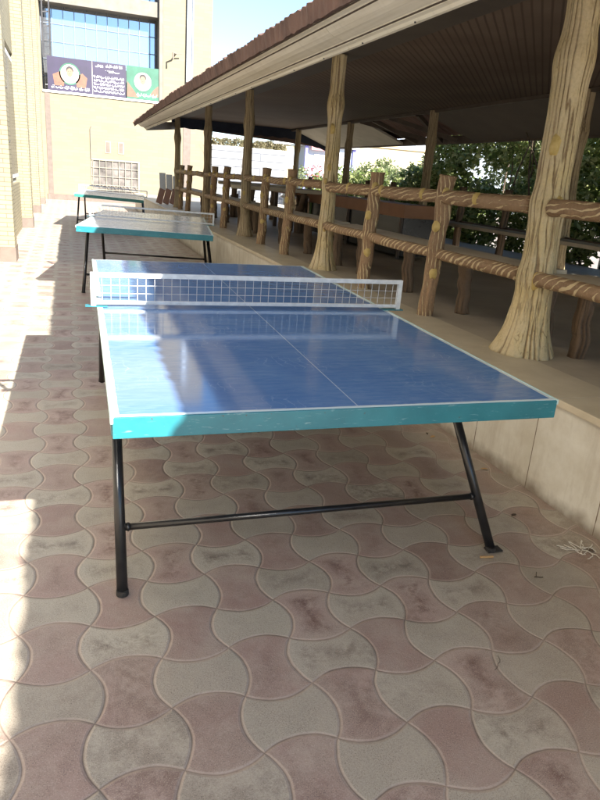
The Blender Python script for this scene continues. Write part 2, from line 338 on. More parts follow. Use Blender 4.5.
def g_curb():
    g = G('beige_stone_cladding'); tc = g.n('ShaderNodeTexCoord'); sp = g.n('ShaderNodeSeparateXYZ'); g.l(tc.outputs['Object'], sp.inputs[0])
    o = tc.outputs['Object']
    t = g.math('FRACT', g.math('DIVIDE', g.math('ADD', sp.outputs[1], 19.95), 0.47))
    d = g.math('MINIMUM', t, g.math('SUBTRACT', 1.0, t))
    j = g.math('LESS_THAN', g.math('ADD', d, g.math('MULTIPLY', g.math('SUBTRACT', g.noise(o, 22, 3), 0.5), 0.012)), 0.006)
    wn = g.n('ShaderNodeTexWhiteNoise', noise_dimensions='1D'); g.l(g.math('FLOOR', g.math('DIVIDE', g.math('ADD', sp.outputs[1], 19.95), 0.47)), wn.inputs['W'])
    c = g.mix(wn.outputs['Value'], (0.58, 0.55, 0.47), (0.66, 0.635, 0.56))
    c = g.mix(g.ramp(g.noise(o, 3.5, 6, 0.65), [(0.38, 0.0), (0.66, 0.75)]), c, (0.47, 0.42, 0.33))
    c = g.mix(g.math('MULTIPLY', g.ramp(g.noise(g.coord('Object', (1, 3, 0.5)), 4, 6, 0.7), [(0.5, 0.0), (0.7, 0.5)]), 1.0), c, (0.38, 0.325, 0.25))
    low = g.math('MULTIPLY', g.ramp(g.math('ADD', sp.outputs[2], g.math('MULTIPLY', g.math('SUBTRACT', g.noise(o, 8, 5), 0.5), 0.14)), [(0.0, 1.0), (0.075, 0.0)]), 0.8)
    c = g.mix(low, c, (0.15, 0.11, 0.075))
    c = g.mix(j, c, (0.16, 0.12, 0.08))
    g.bump(g.math('SUBTRACT', g.noise(o, 25, 4), g.math('MULTIPLY', j, 1.0)), 0.25, 0.005)
    return g.out(c, 0.5, spec=0.45)
M['curb'] = g_curb()
M['cap'] = mottled('travertine_cap', (0.46, 0.395, 0.285), (0.55, 0.48, 0.36), 4, 0.5, 0.3, 0.003, 50)
def g_glass():
    g = G('mirror_glass'); o = g.coord()
    g.bump(g.noise(o, 0.5, 2), 0.03, 0.05)
    return g.out((0.40, 0.42, 0.46), 0.04, metal=0.85)
M['glass'] = g_glass()
M['mull'] = mottled('grey_mullion', (0.10, 0.12, 0.15), (0.14, 0.16, 0.19), 4, 0.5, 0)
M['darkmetal'] = mottled('dark_metal', (0.03, 0.03, 0.035), (0.05, 0.05, 0.055), 4, 0.5, 0)
M['windowdark'] = mottled('dim_window_glass', (0.06, 0.055, 0.052), (0.19, 0.17, 0.155), 2.2, 0.2, 0)
M['cream_metal'] = mottled('cream_metal', (0.22, 0.20, 0.15), (0.26, 0.235, 0.18), 6, 0.5, 0)
M['ground_pink'] = mottled('pink_kerb_stone', (0.42, 0.27, 0.23), (0.48, 0.32, 0.28), 4, 0.7, 0.1)

# ------------------------------------------------------------------ mesh helpers
class MB:
    def __init__(s): s.b = bmesh.new()
    def box(s, x0, x1, y0, y1, z0, z1, bev=0):
        vs = [s.b.verts.new((x, y, z)) for x in (x0, x1) for y in (y0, y1) for z in (z0, z1)]
        fs = [(0, 1, 3, 2), (4, 6, 7, 5), (0, 4, 5, 1), (2, 3, 7, 6), (0, 2, 6, 4), (1, 5, 7, 3)]
        F = [s.b.faces.new([vs[i] for i in f]) for f in fs]
        if bev:
            es = {e for f in F for e in f.edges}
            bmesh.ops.bevel(s.b, geom=list(es), offset=bev, segments=2, affect='EDGES', profile=0.6)
        return s
    def obox(s, p, q, w, h, up=(0, 0, 1)):
        """box from p to q, width w (sideways) and height h"""
        p, q = Vector(p), Vector(q); d = (q - p).normalized(); u = Vector(up)
        if abs(d.dot(u)) > 0.95: u = Vector((1, 0, 0))
        r = d.cross(u).normalized(); u = r.cross(d).normalized()
        vs = []
        for c in (p, q):
            for a, b in ((-1, -1), (1, -1), (1, 1), (-1, 1)): vs.append(s.b.verts.new(c + r * a * w / 2 + u * b * h / 2))
        for i in range(4): s.b.faces.new([vs[i], vs[(i + 1) % 4], vs[4 + (i + 1) % 4], vs[4 + i]])
        s.b.faces.new(vs[3::-1]); s.b.faces.new(vs[4:]); return s
    def tube(s, pts, rs, seg=12, fn=None, cap=True):
        """tube through pts with radii rs; fn(angle, t, co) -> radius factor"""
        pts = [Vector(p) for p in pts]
        if not hasattr(rs, '__len__'): rs = [rs] * len(pts)
        rings = []; ref = None; L = 0
        gl = s.b.verts.layers.float.get('groove') or s.b.verts.layers.float.new('groove')
        for i, p in enumerate(pts):
            d = (pts[min(i + 1, len(pts) - 1)] - pts[max(i - 1, 0)]).normalized()
            if i: L += (p - pts[i - 1]).length
            if ref is None:
                ref = Vector((0, 0, 1)) if abs(d.z) < 0.9 else Vector((0, -1, 0))
            r = d.cross(ref).normalized(); u = r.cross(d).normalized(); ref = u
            ring = []
            for k in range(seg):
                a = 2 * math.pi * k / seg; f = fn(a, L, p) if fn else (1, 0)
                vv = s.b.verts.new(p + (r * math.cos(a) + u * math.sin(a)) * rs[i] * f[0]); vv[gl] = f[1]
                ring.append(vv)
            rings.append(ring)
        for A, B in zip(rings, rings[1:]):
            for k in range(seg): s.b.faces.new([A[k], A[(k + 1) % seg], B[(k + 1) % seg], B[k]])
        if cap: s.b.faces.new(rings[0][::-1]); s.b.faces.new(rings[-1])
        return s
    def poly(s, pts):
        s.b.faces.new([s.b.verts.new(p) for p in pts]); return s
    def prism(s, prof, y0, y1):
        """closed (x,z) outline extruded along y"""
        a = [s.b.verts.new((x, y0, z)) for x, z in prof]; b = [s.b.verts.new((x, y1, z)) for x, z in prof]
        n = len(prof)
        for i in range(n): s.b.faces.new([a[i], a[(i + 1) % n], b[(i + 1) % n], b[i]])
        s.b.faces.new(a[::-1]); s.b.faces.new(b); return s
    def build(s, name, mat, parent=None, smooth=False, loc=None):
        bmesh.ops.recalc_face_normals(s.b, faces=s.b.faces)
        me = bpy.data.meshes.new(name); s.b.to_mesh(me); s.b.free()
        me.materials.append(M[mat] if isinstance(mat, str) else mat)
        if smooth:
            for p in me.polygons: p.use_smooth = True
        o = bpy.data.objects.new(name, me); COL.objects.link(o)
        if parent: o.parent = parent
        if loc: o.location = loc
        return o
def tag(o, label=None, cat=None, group=None, kind=None):
    if label: o['label'] = label
    if cat: o['category'] = cat
    if group: o['group'] = group
    if kind: o['kind'] = kind
    return o
def empty(name, loc=(0, 0, 0), rot=(0, 0, 0)):
    o = bpy.data.objects.new(name, None); COL.objects.link(o); o.location = loc; o.rotation_euler = rot
    o.empty_display_size = 0.1; return o
def copy_tree(o, parent=None):
    c = o.copy(); COL.objects.link(c)
    if parent: c.parent = parent
    for ch in list(o.children): copy_tree(ch, c)
    return c

def trunk_fn(seed, ribs=11, amp=0.10, rough=0.06):
    def fn(a, L, p):
        c, sn = math.cos(a), math.sin(a)
        tw = 0.22 * math.sin(L * 1.7 + seed) + 0.5 * noise.noise((c * 1.2 + seed, sn * 1.2, L * 0.8)) + 0.18 * noise.noise((c * 4 + seed, sn * 4, L * 4))
        q = 1 - abs(math.sin((a + tw) * ribs / 2))                # 1 in a valley
        dep = 0.55 + 0.9 * noise.noise((c * 2.6 + seed * 2, sn * 2.6, L * 2.2 + 7))
        dep = max(0.0, min(1.0, dep))
        g_ = max(0.0, (q - 0.62) / 0.38) * (0.25 + 0.75 * dep)
        r = 1 - amp * (q ** 2.5) * (0.35 + 0.65 * dep) + amp * 0.7 * noise.noise((c * 2.2 + seed * 3, sn * 2.2, L * 0.9)) + rough * noise.noise((c * 7 + seed, sn * 7, L * 9))
        return r, min(1.0, g_ * 1.9)
    return fn

# ================================================================== SETTING
tag(MB().poly([(-150, -150, 0), (250, -150, 0), (250, 250, 0), (-150, 250, 0)]).build('paved_ground', 'paving'), kind='structure')
# raised platform: body, top, cap
PZ = 0.505
pf = MB().box(2.0, 6.7, -7, 21.5, -0.05, 0.47).build('platform', 'curb'); tag(pf, kind='structure')
tag(MB().box(2.345, 6.68, -6.98, 21.48, 0.471, PZ - 0.006).build('platform_floor', 'platform'), kind='structure')
cp = MB()
y = -6.9
while y < 21.3:
    cp.box(1.985, 2.343, y + 0.0015, y + 0.9385, 0.4705, PZ, 0.004); y += 0.94
tag(cp.build('platform_kerb', 'cap'), kind='structure')

# ================================================================== PAVILION
pav = empty('pavilion', (2.37, 1.4, PZ))
tag(pav, 'long open pavilion with a low brown tiled roof on cement tree-trunk columns', 'pavilion')
def P_(mb, name, mat, smooth=False):
    o = mb.build(name, mat, None, smooth); o.parent = pav; o.matrix_parent_inverse = Matrix.Translation(pav.location).inverted(); return o
YN, YF = -5.0, 15.0
# roof: two slopes with rolled tile edge that shows as small scallops
rb = MB(); N = int((YF - YN + 0.4) / 0.05)
def roofline(x): return 2.232 + (x - 1.14) * 0.40 if x < 3.7 else 2.256 + (6.2 - x) * 0.40
def yend(x): return min(12.2 + (x - 1.14) * 2.1, YF + 0.2)
def dip(y): return -0.085 * max(0.0, (min(y, 12.2) - 6.0) / 6.2) ** 1.6
xs = [1.14, 1.5, 2.0, 2.4, 2.8, 3.7, 4.7, 5.5, 6.2]
g0 = []
for i in range(N + 1):
    yy = YN - 0.2 + i * 0.05; ph = (i % 2)
    w_ = [0.0, 0.008][ph] + 0.012 * noise.noise((yy * 9, 7, 1))
    g0.append([rb.b.verts.new((x - (0.006 * ph + 0.022 * noise.noise((yy * 3, 0, 0)) + 0.016 * noise.noise((yy * 11, 2, 0)) if x == 1.14 else 0), min(yy, yend(x)), roofline(x) + w_ + (dip(yy) if x < 1.2 else 0))) for x in xs])
for A, B in zip(g0, g0[1:]):
    for k in range(len(xs) - 1): rb.b.faces.new([A[k], A[k + 1], B[k + 1], B[k]])
# underside of the tile edge
g1 = []
for i in range(N + 1):
    yy = YN - 0.2 + i * 0.05
    lo = 2.150 + dip(yy) * 0.7 + 0.010 * noise.noise((yy * 4, 3, 0)) + 0.012 * noise.noise((yy * 13, 3, 5))
    g1.append([g0[i][0], rb.b.verts.new((1.160 + 0.004 * (i % 2), min(yy, yend(1.16)), lo)), rb.b.verts.new((1.40, min(yy, yend(1.40)), 2.27))])
for A, B in zip(g1, g1[1:]):
    for k in range(2): rb.b.faces.new([A[k], B[k], B[k + 1], A[k + 1]])
# gable ends of the roof
for yy in (YN - 0.2, YF + 0.2):
    rb.poly([(2.4, yy, 2.32)] + [(x, yy, roofline(x) - 0.001) for x in xs if x > 2.35] + [(6.2, yy, 2.15)])
P_(rb, 'roof', 'tile_roof')
# cornice: crown moulding run round the eaves
prof = [(1.25, 2.262), (1.233, 2.240), (1.236, 2.214), (1.262, 2.208), (1.268, 2.188), (1.288, 2.184), (1.300, 2.166), (1.322, 2.146),
        (1.350, 2.132), (1.384, 2.124), (1.412, 2.118), (1.418, 2.100), (1.440, 2.096), (1.446, 2.082), (1.462, 2.080), (1.475, 2.245), (1.46, 2.262)]
fa = MB(); yy = YN
YC = 13.0
while yy < YC - 0.2:
    y1 = min(yy + 3.6, YC)
    fa.prism(prof, yy + 0.002, y1 - 0.002); yy = y1
P_(fa, 'cornice', 'fascia')
for gx, gz in ((1.2655, 2.198), (1.2935, 2.174), (1.4160, 2.109)):
    P_(MB().obox((gx, YN + 0.05, gz), (gx, YC - 0.02, gz), 0.007, 0.007, (0.6, 0, 0.8)), 'cornice_line', 'twig')  # thin dark strips that draw the moulding lines more strongly
eb = MB(); eb.obox((1.47, YC + 0.01, 2.15), (2.32, YF, 2.32), 0.03, 0.16); P_(eb, 'end_board', 'beam')
P_(MB().poly([(1.47, YC, 2.215), (2.14, YF, 2.49), (2.14, YC, 2.49)]), 'end_soffit', 'ceiling_band')
sc = MB(); yy = -1.0
while yy < YC - 0.3:
    for dx, dz in ((1.456, 2.081),):
        sc.tube([(dx - 0.012, yy, dz + 0.004), (dx - 0.012, yy, dz - 0.002)], 0.005, 6)
    yy += 0.6
P_(sc, 'screw', 'darkmetal')['kind'] = 'stuff'
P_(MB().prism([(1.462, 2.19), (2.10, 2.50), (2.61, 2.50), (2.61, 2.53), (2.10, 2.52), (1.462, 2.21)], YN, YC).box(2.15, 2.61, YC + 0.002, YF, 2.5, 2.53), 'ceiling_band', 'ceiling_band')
P_(MB().box(2.613, 5.2, YN, YF, 2.505, 2.535), 'ceiling', 'ceiling')
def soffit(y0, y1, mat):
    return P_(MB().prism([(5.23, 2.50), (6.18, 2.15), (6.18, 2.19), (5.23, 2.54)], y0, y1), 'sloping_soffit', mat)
soffit(YN, 8.35, 'ceiling_band'); soffit(10.85, YF, 'plaster')  # far length paler: light bounced off the ground, put into its colour
P_(MB().box(6.185, 6.22, YN, YF, 2.12, 2.25), 'back_eave_board', 'beam')
P_(MB().box(5.17, 5.225, YN, YF, 2.455, 2.499), 'wall_plate', 'beam')
bmr = MB()
for a, b in (((5.2, 8.5, 2.47), (6.15, 9.3, 2.17)), ((5.2, 10.75, 2.47), (6.15, 9.6, 2.17)), ((5.2, 9.5, 2.47), (6.15, 8.8, 2.17)), ((5.2, 10.2, 2.47), (6.15, 10.2, 2.17))):
    bmr.obox(a, b, 0.05, 0.07)
P_(bmr, 'rafter', 'beam')
# navy scalloped valance at the far end
va = MB(); n = 120; top = []; bot = []
for i in range(n + 1):
    x = 2.25 + i * (3.9 / n); z = 2.30 - 0.02 * abs(math.sin(i * 0.33)) - 0.008 * noise.noise((x * 5, 0, 0))
    if x > 5.25: z -= (x - 5.25) * 0.24
    top.append((x, 2.535 if x < 5.2 else 2.535 - (x - 5.2) * 0.36)); bot.append((x, z))
for y0 in (YF + 0.02, YF + 0.035):
    for i in range(n):
        va.poly([(bot[i][0], y0, bot[i][1]), (bot[i + 1][0], y0, bot[i + 1][1]), (top[i + 1][0], y0, max(top[i + 1][1], bot[i+1][1]+.01)), (top[i][0], y0, max(top[i][1], bot[i][1]+.01))])
P_(va, 'valance', 'navy')
# columns
def column(x, y, seed, mat, lean=(0, 0), flare=0.192, r=0.096, knots=()):
    pts = []; rs = []; n = 120
    for i in range(n + 1):
        t = i / n; z = PZ - 0.01 + t * (2.499 - PZ)
        h = z - PZ
        f = (flare - r) * math.exp(-(max(h + 0.01, 0) / 0.15) ** 1.2)
        bulge = 0.013 * math.exp(-((h - 0.44) / 0.07) ** 2) + 0.012 * math.exp(-((h - 0.83) / 0.06) ** 2) + 0.016 * math.exp(-((h - 1.55) / 0.09) ** 2)
        rr = r * (1 - 0.10 * t) + f + bulge + 0.008 * noise.noise((seed, z * 3, 0))
        pts.append((x + lean[0] * t + 0.018 * noise.noise((seed, z * 1.6, 5)), y + lean[1] * t + 0.018 * noise.noise((seed, z * 1.6, 9)), z)); rs.append(rr)
    c = P_(MB().tube(pts, rs, 150, trunk_fn(seed, 19 if r > 0.09 else 12, 0.085, 0.03)), 'column', mat, True)
    for kz, ka, ks in knots:
        i = min(range(n + 1), key=lambda q: abs(pts[q][2] - PZ - kz)); p = Vector(pts[i]); d = Vector((math.cos(ka), math.sin(ka), 0))
        kb = MB(); q = p + d * (rs[i] * 0.93)
        s_ = Vector((-d.y, d.x, 0)); K = 14
        ring0 = [kb.b.verts.new(q + (s_ * math.cos(a) * 0.65 + Vector((0, 0, 1)) * math.sin(a) * 1.25) * ks * (1 + 0.3 * noise.noise((a * 2, seed, kz))) ) for a in [2 * math.pi * j / K for j in range(K)]]
        ring1 = [kb.b.verts.new(v.co * 0.28 + q * 0.72 + d * 0.020 + (v.co - q) * 0.42) for v in ring0]
        for j in range(K): kb.b.faces.new([ring0[j], ring0[(j + 1) % K], ring1[(j + 1) % K], ring1[j]])
        kb.b.faces.new(ring1)
        ko = kb.build('knot', 'knot', None, True); ko.parent = c
    return c
A0 = -2.2
column(2.385, 1.42, 1.3, 'trunk', (0.01, 0.02), knots=((0.42, A0, 0.040), (1.12, -2.5, 0.046), (0.84, -1.7, 0.030)))
column(2.37, 4.74, 4.1, 'trunk', r=0.074, flare=0.145, knots=((1.33, A0, 0.04), (0.85, -2.5, 0.028), (0.98, -2.2, 0.03), (0.4, -2.1, 0.03)))
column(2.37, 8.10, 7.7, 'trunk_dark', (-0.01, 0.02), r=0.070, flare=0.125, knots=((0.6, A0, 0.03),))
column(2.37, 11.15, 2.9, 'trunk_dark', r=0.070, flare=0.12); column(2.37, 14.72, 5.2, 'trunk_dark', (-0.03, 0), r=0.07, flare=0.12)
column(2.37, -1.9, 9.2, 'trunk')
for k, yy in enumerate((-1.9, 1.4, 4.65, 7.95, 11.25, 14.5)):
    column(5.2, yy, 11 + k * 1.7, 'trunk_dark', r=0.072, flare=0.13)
# ================================================================== RAILING BAYS
def bark_tube(p, q, r, seed, seg=26, n=34, amp=0.10, ribs=7):
    p, q = Vector(p), Vector(q); pts = []; rs = []
    for i in range(n + 1):
        t = i / n; c = p.lerp(q, t)
        c += Vector((noise.noise((seed, t * 5, 1)), noise.noise((seed, t * 5, 4)), noise.noise((seed, t * 5, 8)))) * r * 0.28
        pts.append(c); rs.append(r * (1 + 0.14 * noise.noise((seed, t * 7, 13)) + (0.10 if i in (0, n) else 0)))
    return MB().tube(pts, rs, seg, trunk_fn(seed, ribs, amp, 0.05))
def knotblob(mb, c, d, ks, seed):
    c = Vector(c); d = Vector(d).normalized(); s_ = d.cross(Vector((0, 0, 1))).normalized(); u = s_.cross(d); K = 12
    r0 = [mb.b.verts.new(c + (s_ * math.cos(a) + u * math.sin(a) * 1.3) * ks * (1 + 0.3 * noise.noise((a * 2, seed, 2)))) for a in [2 * math.pi * j / K for j in range(K)]]
    r1 = [mb.b.verts.new(c + (v.co - c) * 0.6 + d * ks * 0.5) for v in r0]
    for j in range(K): mb.b.faces.new([r0[j], r0[(j + 1) % K], r1[(j + 1) % K], r1[j]])
    mb.b.faces.new(r1)
bays = [(-1.9, 1.42, (-0.8, 0.3), (0.62, 1.30), 'right of the nearest column, cut by the picture edge'),
        (1.42, 4.74, (2.46, 3.60), (1.62, 2.55, 3.46, 4.45), 'between the nearest and the second column, beside the near table'),
        (4.74, 8.10, (5.90, 6.98), (5.1, 6.1, 7.2), 'between the second and the third column'),
        (8.10, 11.15, (9.32, 10.32), (8.6, 9.6, 10.7), 'between the third and the fourth column'),
        (11.15, 14.72, (12.92, 14.0), (11.8, 13.1), 'between the fourth and the farthest column')]
for bi, (ya, yb, posts, legs, where) in enumerate(bays):
    o = empty('rustic_railing', (2.34, (ya + yb) / 2, PZ)); oy = (ya + yb) / 2
    tag(o, 'brown log-style railing ' + where, 'railing', 'log-style railing bays of the pavilion')
    L0, L1 = ya - oy + 0.09, yb - oy - 0.09
    bark_tube((0, L0, 0.812 + 0.006 * math.sin(bi)), (0, L1, 0.812 - 0.006 * math.sin(bi * 2)), 0.043 + 0.004 * math.sin(bi * 1.7), bi * 3.1 + 1, n=60).build('top_rail', 'rail', o, True)
    # bench: a slab with a rounded log nosing on its front
    MB().box(0.02, 0.33, L0, L1, 0.425, 0.468, 0.006).build('bench_seat', 'seat', o)
    bark_tube((0.0, L0, 0.432), (0.0, L1, 0.432), 0.040, bi * 2.3 + 5, n=60).build('bench_nosing', 'nosing', o, True)
    for k, py in enumerate(posts):
        yy = py - oy; sd_ = bi * 5 + k * 2.2
        p = bark_tube((-0.03 + 0.01 * k, yy, -0.012), (0.015, yy + 0.01, 0.955), 0.056, sd_, n=60, seg=40, amp=0.16, ribs=9).build('post', 'post', o, True)
        for kk in range(3):
            kb = MB()
            zz = (0.30, 0.62, 0.84)[kk] + 0.04 * noise.noise((sd_, kk, 0)); aa = (-2.0, -2.5, -1.7)[kk]
            knotblob(kb, (-0.01 + 0.048 * math.cos(aa), yy + 0.048 * math.sin(aa), zz), (math.cos(aa), math.sin(aa), 0), 0.030, sd_ + kk)
            kn = kb.build('knot', 'knot', p, True)
    for kk in range(4):
        kb = MB()
        yy = L0 + (L1 - L0) * (0.16 + 0.22 * kk + 0.05 * noise.noise((bi, kk, 0)))
        knotblob(kb, (-0.036, yy, 0.825), (-0.8, -0.5, 0.2), 0.030, bi + kk)
        kb.build('rail_knot', 'knot', o, True)
    for py in legs:
        bark_tube((0.34, py - oy, -0.012), (0.31, py - oy, 0.424), 0.050, py, n=16, amp=0.12).build('bench_leg', 'leg', o, True)
# back side of the pavilion, in the same style
for bi, (ya, yb) in enumerate(((-1.9, 1.4), (1.4, 4.65), (4.65, 7.95), (7.95, 11.25), (11.25, 14.5))):
    oy = (ya + yb) / 2; o = empty('rustic_railing', (5.2, oy, PZ))
    tag(o, 'dark log-style railing by the hedge, ' + ('nearest of its row', 'behind the nearest front column', 'second beyond the nearest front column', 'third beyond the nearest front column', 'farthest of its row')[bi], 'railing', 'log-style railings along the back')
    L0, L1 = ya - oy + 0.08, yb - oy - 0.08
    bark_tube((0, L0, 0.78), (0, L1, 0.78), 0.042, bi * 3.1 + 41, n=24).build('top_rail', 'leg', o, True)
    MB().box(-0.36, -0.04, L0, L1, 0.40, 0.44, 0.005).build('bench_seat', 'seat', o)
    bark_tube((0.0, L0, 0.42), (0.0, L1, 0.42), 0.04, bi * 2.3 + 25, n=24).build('lower_rail', 'leg', o, True)
    for k in (0.33, 0.67):
        yy = L0 + (L1 - L0) * k
        bark_tube((0, yy, -0.01), (0, yy, 0.92), 0.05, bi + k * 9, n=20).build('post', 'leg', o, True)

# ================================================================== TABLES
TL, TW = 2.779, 1.407
M['top_blue'] = table_top('blue_table_top', TL, TW, 0.0)
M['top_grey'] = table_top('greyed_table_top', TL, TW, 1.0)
def make_table(topmat, rim, netcols=39):
    r = empty('ping_pong_table')
    H = 0.0     # local z = 0 is the playing surface
    MB().box(0.002, TW - 0.002, 0.002, TL - 0.002, -0.022, 0.0).build('table_top', topmat, r)
    rm = MB()
    rm.box(0, TW, -0.004, 0.018, -0.062, -0.0015, 0.002).box(0, TW, TL - 0.018, TL + 0.004, -0.062, -0.0015, 0.002)
    rm.box(-0.003, 0.018, 0.0185, TL - 0.0185, -0.062, -0.0015, 0.002).box(TW - 0.018, TW + 0.003, 0.0185, TL - 0.0185, -0.062, -0.0015, 0.002)
    rm.build('rim', rim, r)
    MB().box(-0.006, 0.004, -0.004, TL, -0.020, 0.0015, 0.002).box(TW - 0.004, TW + 0.005, -0.004, TL, -0.016, 0.0012, 0.002).build('edge_strip', 'tealedge', r)
    bt = MB()
    for yy in (0.35, 0.9, 1.39, 1.9, 2.4): bt.box(0.02, TW - 0.02, yy - 0.02, yy + 0.02, -0.058, -0.024)
    bt.build('batten', 'black', r)
    # trestle legs: each end is a splayed pair of pipes with a bar
    for s in (0, 1):
        fy, ty, by = (0.254, 0.72, 0.375) if s == 0 else (TL - 0.254, TL - 0.72, TL - 0.375)
        for x_foot, x_top in ((0.03, 0.035), (1.465, 1.372)):
            lg = MB().tube([(x_foot, fy, -0.735), (x_top, ty, -0.04)], 0.0185, 20).build('leg', 'black', r, True)
            ft = MB(); ft.tube([(x_foot, fy, -0.7395), (x_foot, fy, -0.722)], [0.021, 0.020], 16)
            if x_foot > 1: ft.box(x_foot - 0.02, x_foot + 0.045, fy - 0.02, fy + 0.02, -0.7395, -0.733, 0.002)
            ft.build('foot', 'rubber', lg)
        xr = 1.465 - 0.093 * (by - fy) / (ty - fy); zb = -0.735 + 0.695 * (by - fy) / (ty - fy)
        cbm = MB().tube([(0.032, by, zb), (xr, by, zb)], 0.0125, 16).build('crossbar', 'black', r, True)
        for xx in (0.058, xr - 0.026):
            MB().tube([(xx - 0.006, by, zb), (xx, by, zb), (xx + 0.006, by, zb)], [0.0135, 0.0165, 0.0135], 14).build('weld', 'black', cbm, True)
    # net: metal frame, clamps, mesh
    yn = 1.363; x0, x1 = -0.022, 1.474
    nf = empty('net', (0, yn, 0)); nf.parent = r
    MB().box(x0, x1, -0.010, 0.010, 0.132, 0.152, 0.002).build('top_bar', 'net', nf)
    MB().box(x0, x1, -0.009, 0.009, 0.012, 0.027, 0.002).build('bottom_bar', 'net', nf)
    for x in (x0, x1): MB().box(x - 0.011, x + 0.011, -0.0105, 0.0105, 0.002, 0.1525, 0.002).build('net_post', 'net', nf)
    for x, a, b in ((x0, -0.035, 0.06), (x1, -0.085, 0.025)): MB().box(x + a, x + b, -0.022, 0.022, -0.0005 if x > 1 else 0.0022, 0.004 if x > 1 else 0.006, 0.001).build('clamp', 'teal', nf)
    st = MB(); nc = netcols
    for i in range(1, nc):
        x = x0 + (x1 - x0) * i / nc; st.obox((x, 0, 0.0265), (x + 0.003 * noise.noise((i, 1, 0)), 0, 0.1325), 0.0021, 0.0021)
    for z in (0.060, 0.096):
        for i in range(nc):
            xa = x0 + (x1 - x0) * i / nc; xb = x0 + (x1 - x0) * (i + 1) / nc
            st.obox((xa, 0.002, z + 0.003 * noise.noise((i, z * 50, 3))), (xb, 0.002, z + 0.003 * noise.noise((i + 1, z * 50, 3))), 0.0019, 0.0019)
    st.build('net_mesh', 'string', nf)
    return r
t1 = make_table('top_blue', 'teal'); t1.location = (0, 0, 0.7382); t1.rotation_euler = (rad(0.90), rad(-0.12), rad(-0.94))
tag(t1, 'large blue ping pong table with teal rim and black pipe legs, nearest of the three', 'table tennis table', 'ping pong tables in a row')
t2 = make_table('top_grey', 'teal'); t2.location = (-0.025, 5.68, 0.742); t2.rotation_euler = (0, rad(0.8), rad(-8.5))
tag(t2, 'greyed ping pong table with teal rim, standing between the near and the far table', 'table tennis table', 'ping pong tables in a row')
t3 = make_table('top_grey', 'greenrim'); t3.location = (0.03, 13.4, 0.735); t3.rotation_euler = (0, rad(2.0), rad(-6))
tag(t3, 'dark green edged ping pong table at the far end near the barred window', 'table tennis table', 'ping pong tables in a row')

# ================================================================== LEFT WING
lw = empty('school_wing', (-1.05, 12, 0)); tag(lw, 'pale yellow brick wing with tall pillars down the left side of the yard', 'building')
def L_(mb, name, mat, par=None, smooth=False):
    o = mb.build(name, mat, None, smooth); o.parent = par or lw
    if not par: o.matrix_parent_inverse = Matrix.Translation(lw.location).inverted()
    return o
L_(MB().box(-6.0, -1.06, -8, 4.9, -0.02, 8.598).box(-6.0, -1.06, 4.902, 24.84, -0.02, 8.6), 'wall', 'plaster')
for py, dy in ((2.4, .42), (8.2, .42), (13.3, .45), (17.65, .45), (21.7, .5)):
    p = L_(MB().box(-1.0585, -0.80, py, py + dy, 0.20, 8.5), 'pillar', 'ybrick' if py > 5 else 'bounce_render')  # unseen near pillar gets the bright bounce facing instead of brick
    L_(MB().box(-1.0585, -0.79, py - 0.01, py + dy + 0.01, -0.01, 0.198), 'plinth', 'mauve', p)
for a, b in ((-7.9, 2.39), (2.83, 4.88), (4.92, 8.18), (8.63, 13.28), (13.76, 17.63), (18.11, 21.68), (22.21, 24.8)):
    L_(MB().box(-1.0585, -1.0, a, b, 0.0, 0.9), 'low_panel', 'ybrick' if a > 8 else 'bounce_render')
    w_ = L_(MB().box(-1.058, -1.012, a + 0.15, b - 0.15, 1.0, 3.1), 'window', 'white')
    L_(MB().box(-1.011, -1.006, a + 0.22, b - 0.22, 1.07, 3.03), 'pane', 'darkpanel', w_)
    L_(MB().box(-1.0585, -1.0, a, b, 3.2, 8.5), 'upper_panel', 'ybrick' if a > 8 else 'bounce_render')
for py in (8.75, 13.9):
    L_(MB().tube([(-0.955, py, 0), (-0.955, py, 9.2)], 0.035, 12), 'drainpipe', 'white', None, True)
for z in (2.2, 1.55):
    L_(MB().tube([(-0.80, 8.32, z), (-0.785, 8.32, z)], 0.014, 10), 'bolt', 'darkmetal')

# ================================================================== FAR BUILDING
WY = 24.86
fb = empty('school_building', (2.1, WY, 0)); tag(fb, 'yellow tiled building closing the far end, with a mirror glass bay above', 'building')
def F_(mb, name, mat, par=None, smooth=False):
    o = mb.build(name, mat, None, smooth); o.parent = par or fb
    if not par: o.matrix_parent_inverse = Matrix.Translation(fb.location).inverted()
    return o
wl = MB()
wl.box(-1.05, 3.30, WY, WY + 5, -0.02, 3.57)                 # below the bay
wl.box(3.302, 5.05, WY, WY + 5, -0.02, 10.5)                 # right tower
wl.box(-1.05, -0.80, WY, WY + 5, 3.572, 10.5)                # left strip
wl.box(-0.798, 3.30, WY + 0.002, WY + 5, 8.2, 10.5)
F_(wl, 'wall', 'ytile')
F_(MB().box(-0.797, 3.299, WY + 0.75, WY + 0.85, 3.575, 8.19), 'bay_glass', 'glass')
ml = MB()
for i in range(12):
    x = -0.79 + i * (4.08 / 11); ml.box(x - 0.012, x + 0.012, WY + 0.72, WY + 0.749, 3.6, 8.18)
for k in range(8): ml.box(-0.79, 3.29, WY + 0.7205, WY + 0.7485, 4.15 + k * 0.56 - 0.012, 4.15 + k * 0.56 + 0.012)
F_(ml, 'mullion', 'mull')
F_(MB().box(-0.78, 3.28, WY + 0.15, WY + 0.70, 6.38, 6.85), 'bay_beam', 'greybeam')
F_(MB().box(3.17, 3.298, WY + 0.01, WY + 0.71, 3.58, 8.18), 'bay_reveal', 'greybeam')
F_(MB().box(-0.80, 3.34, WY - 0.05, WY + 0.3, 3.571, 3.64), 'sill', 'white')
F_(MB().box(-0.74, -0.57, WY - 0.018, WY - 0.001, 0.20, 3.56), 'pilaster_strip', 'mauve')
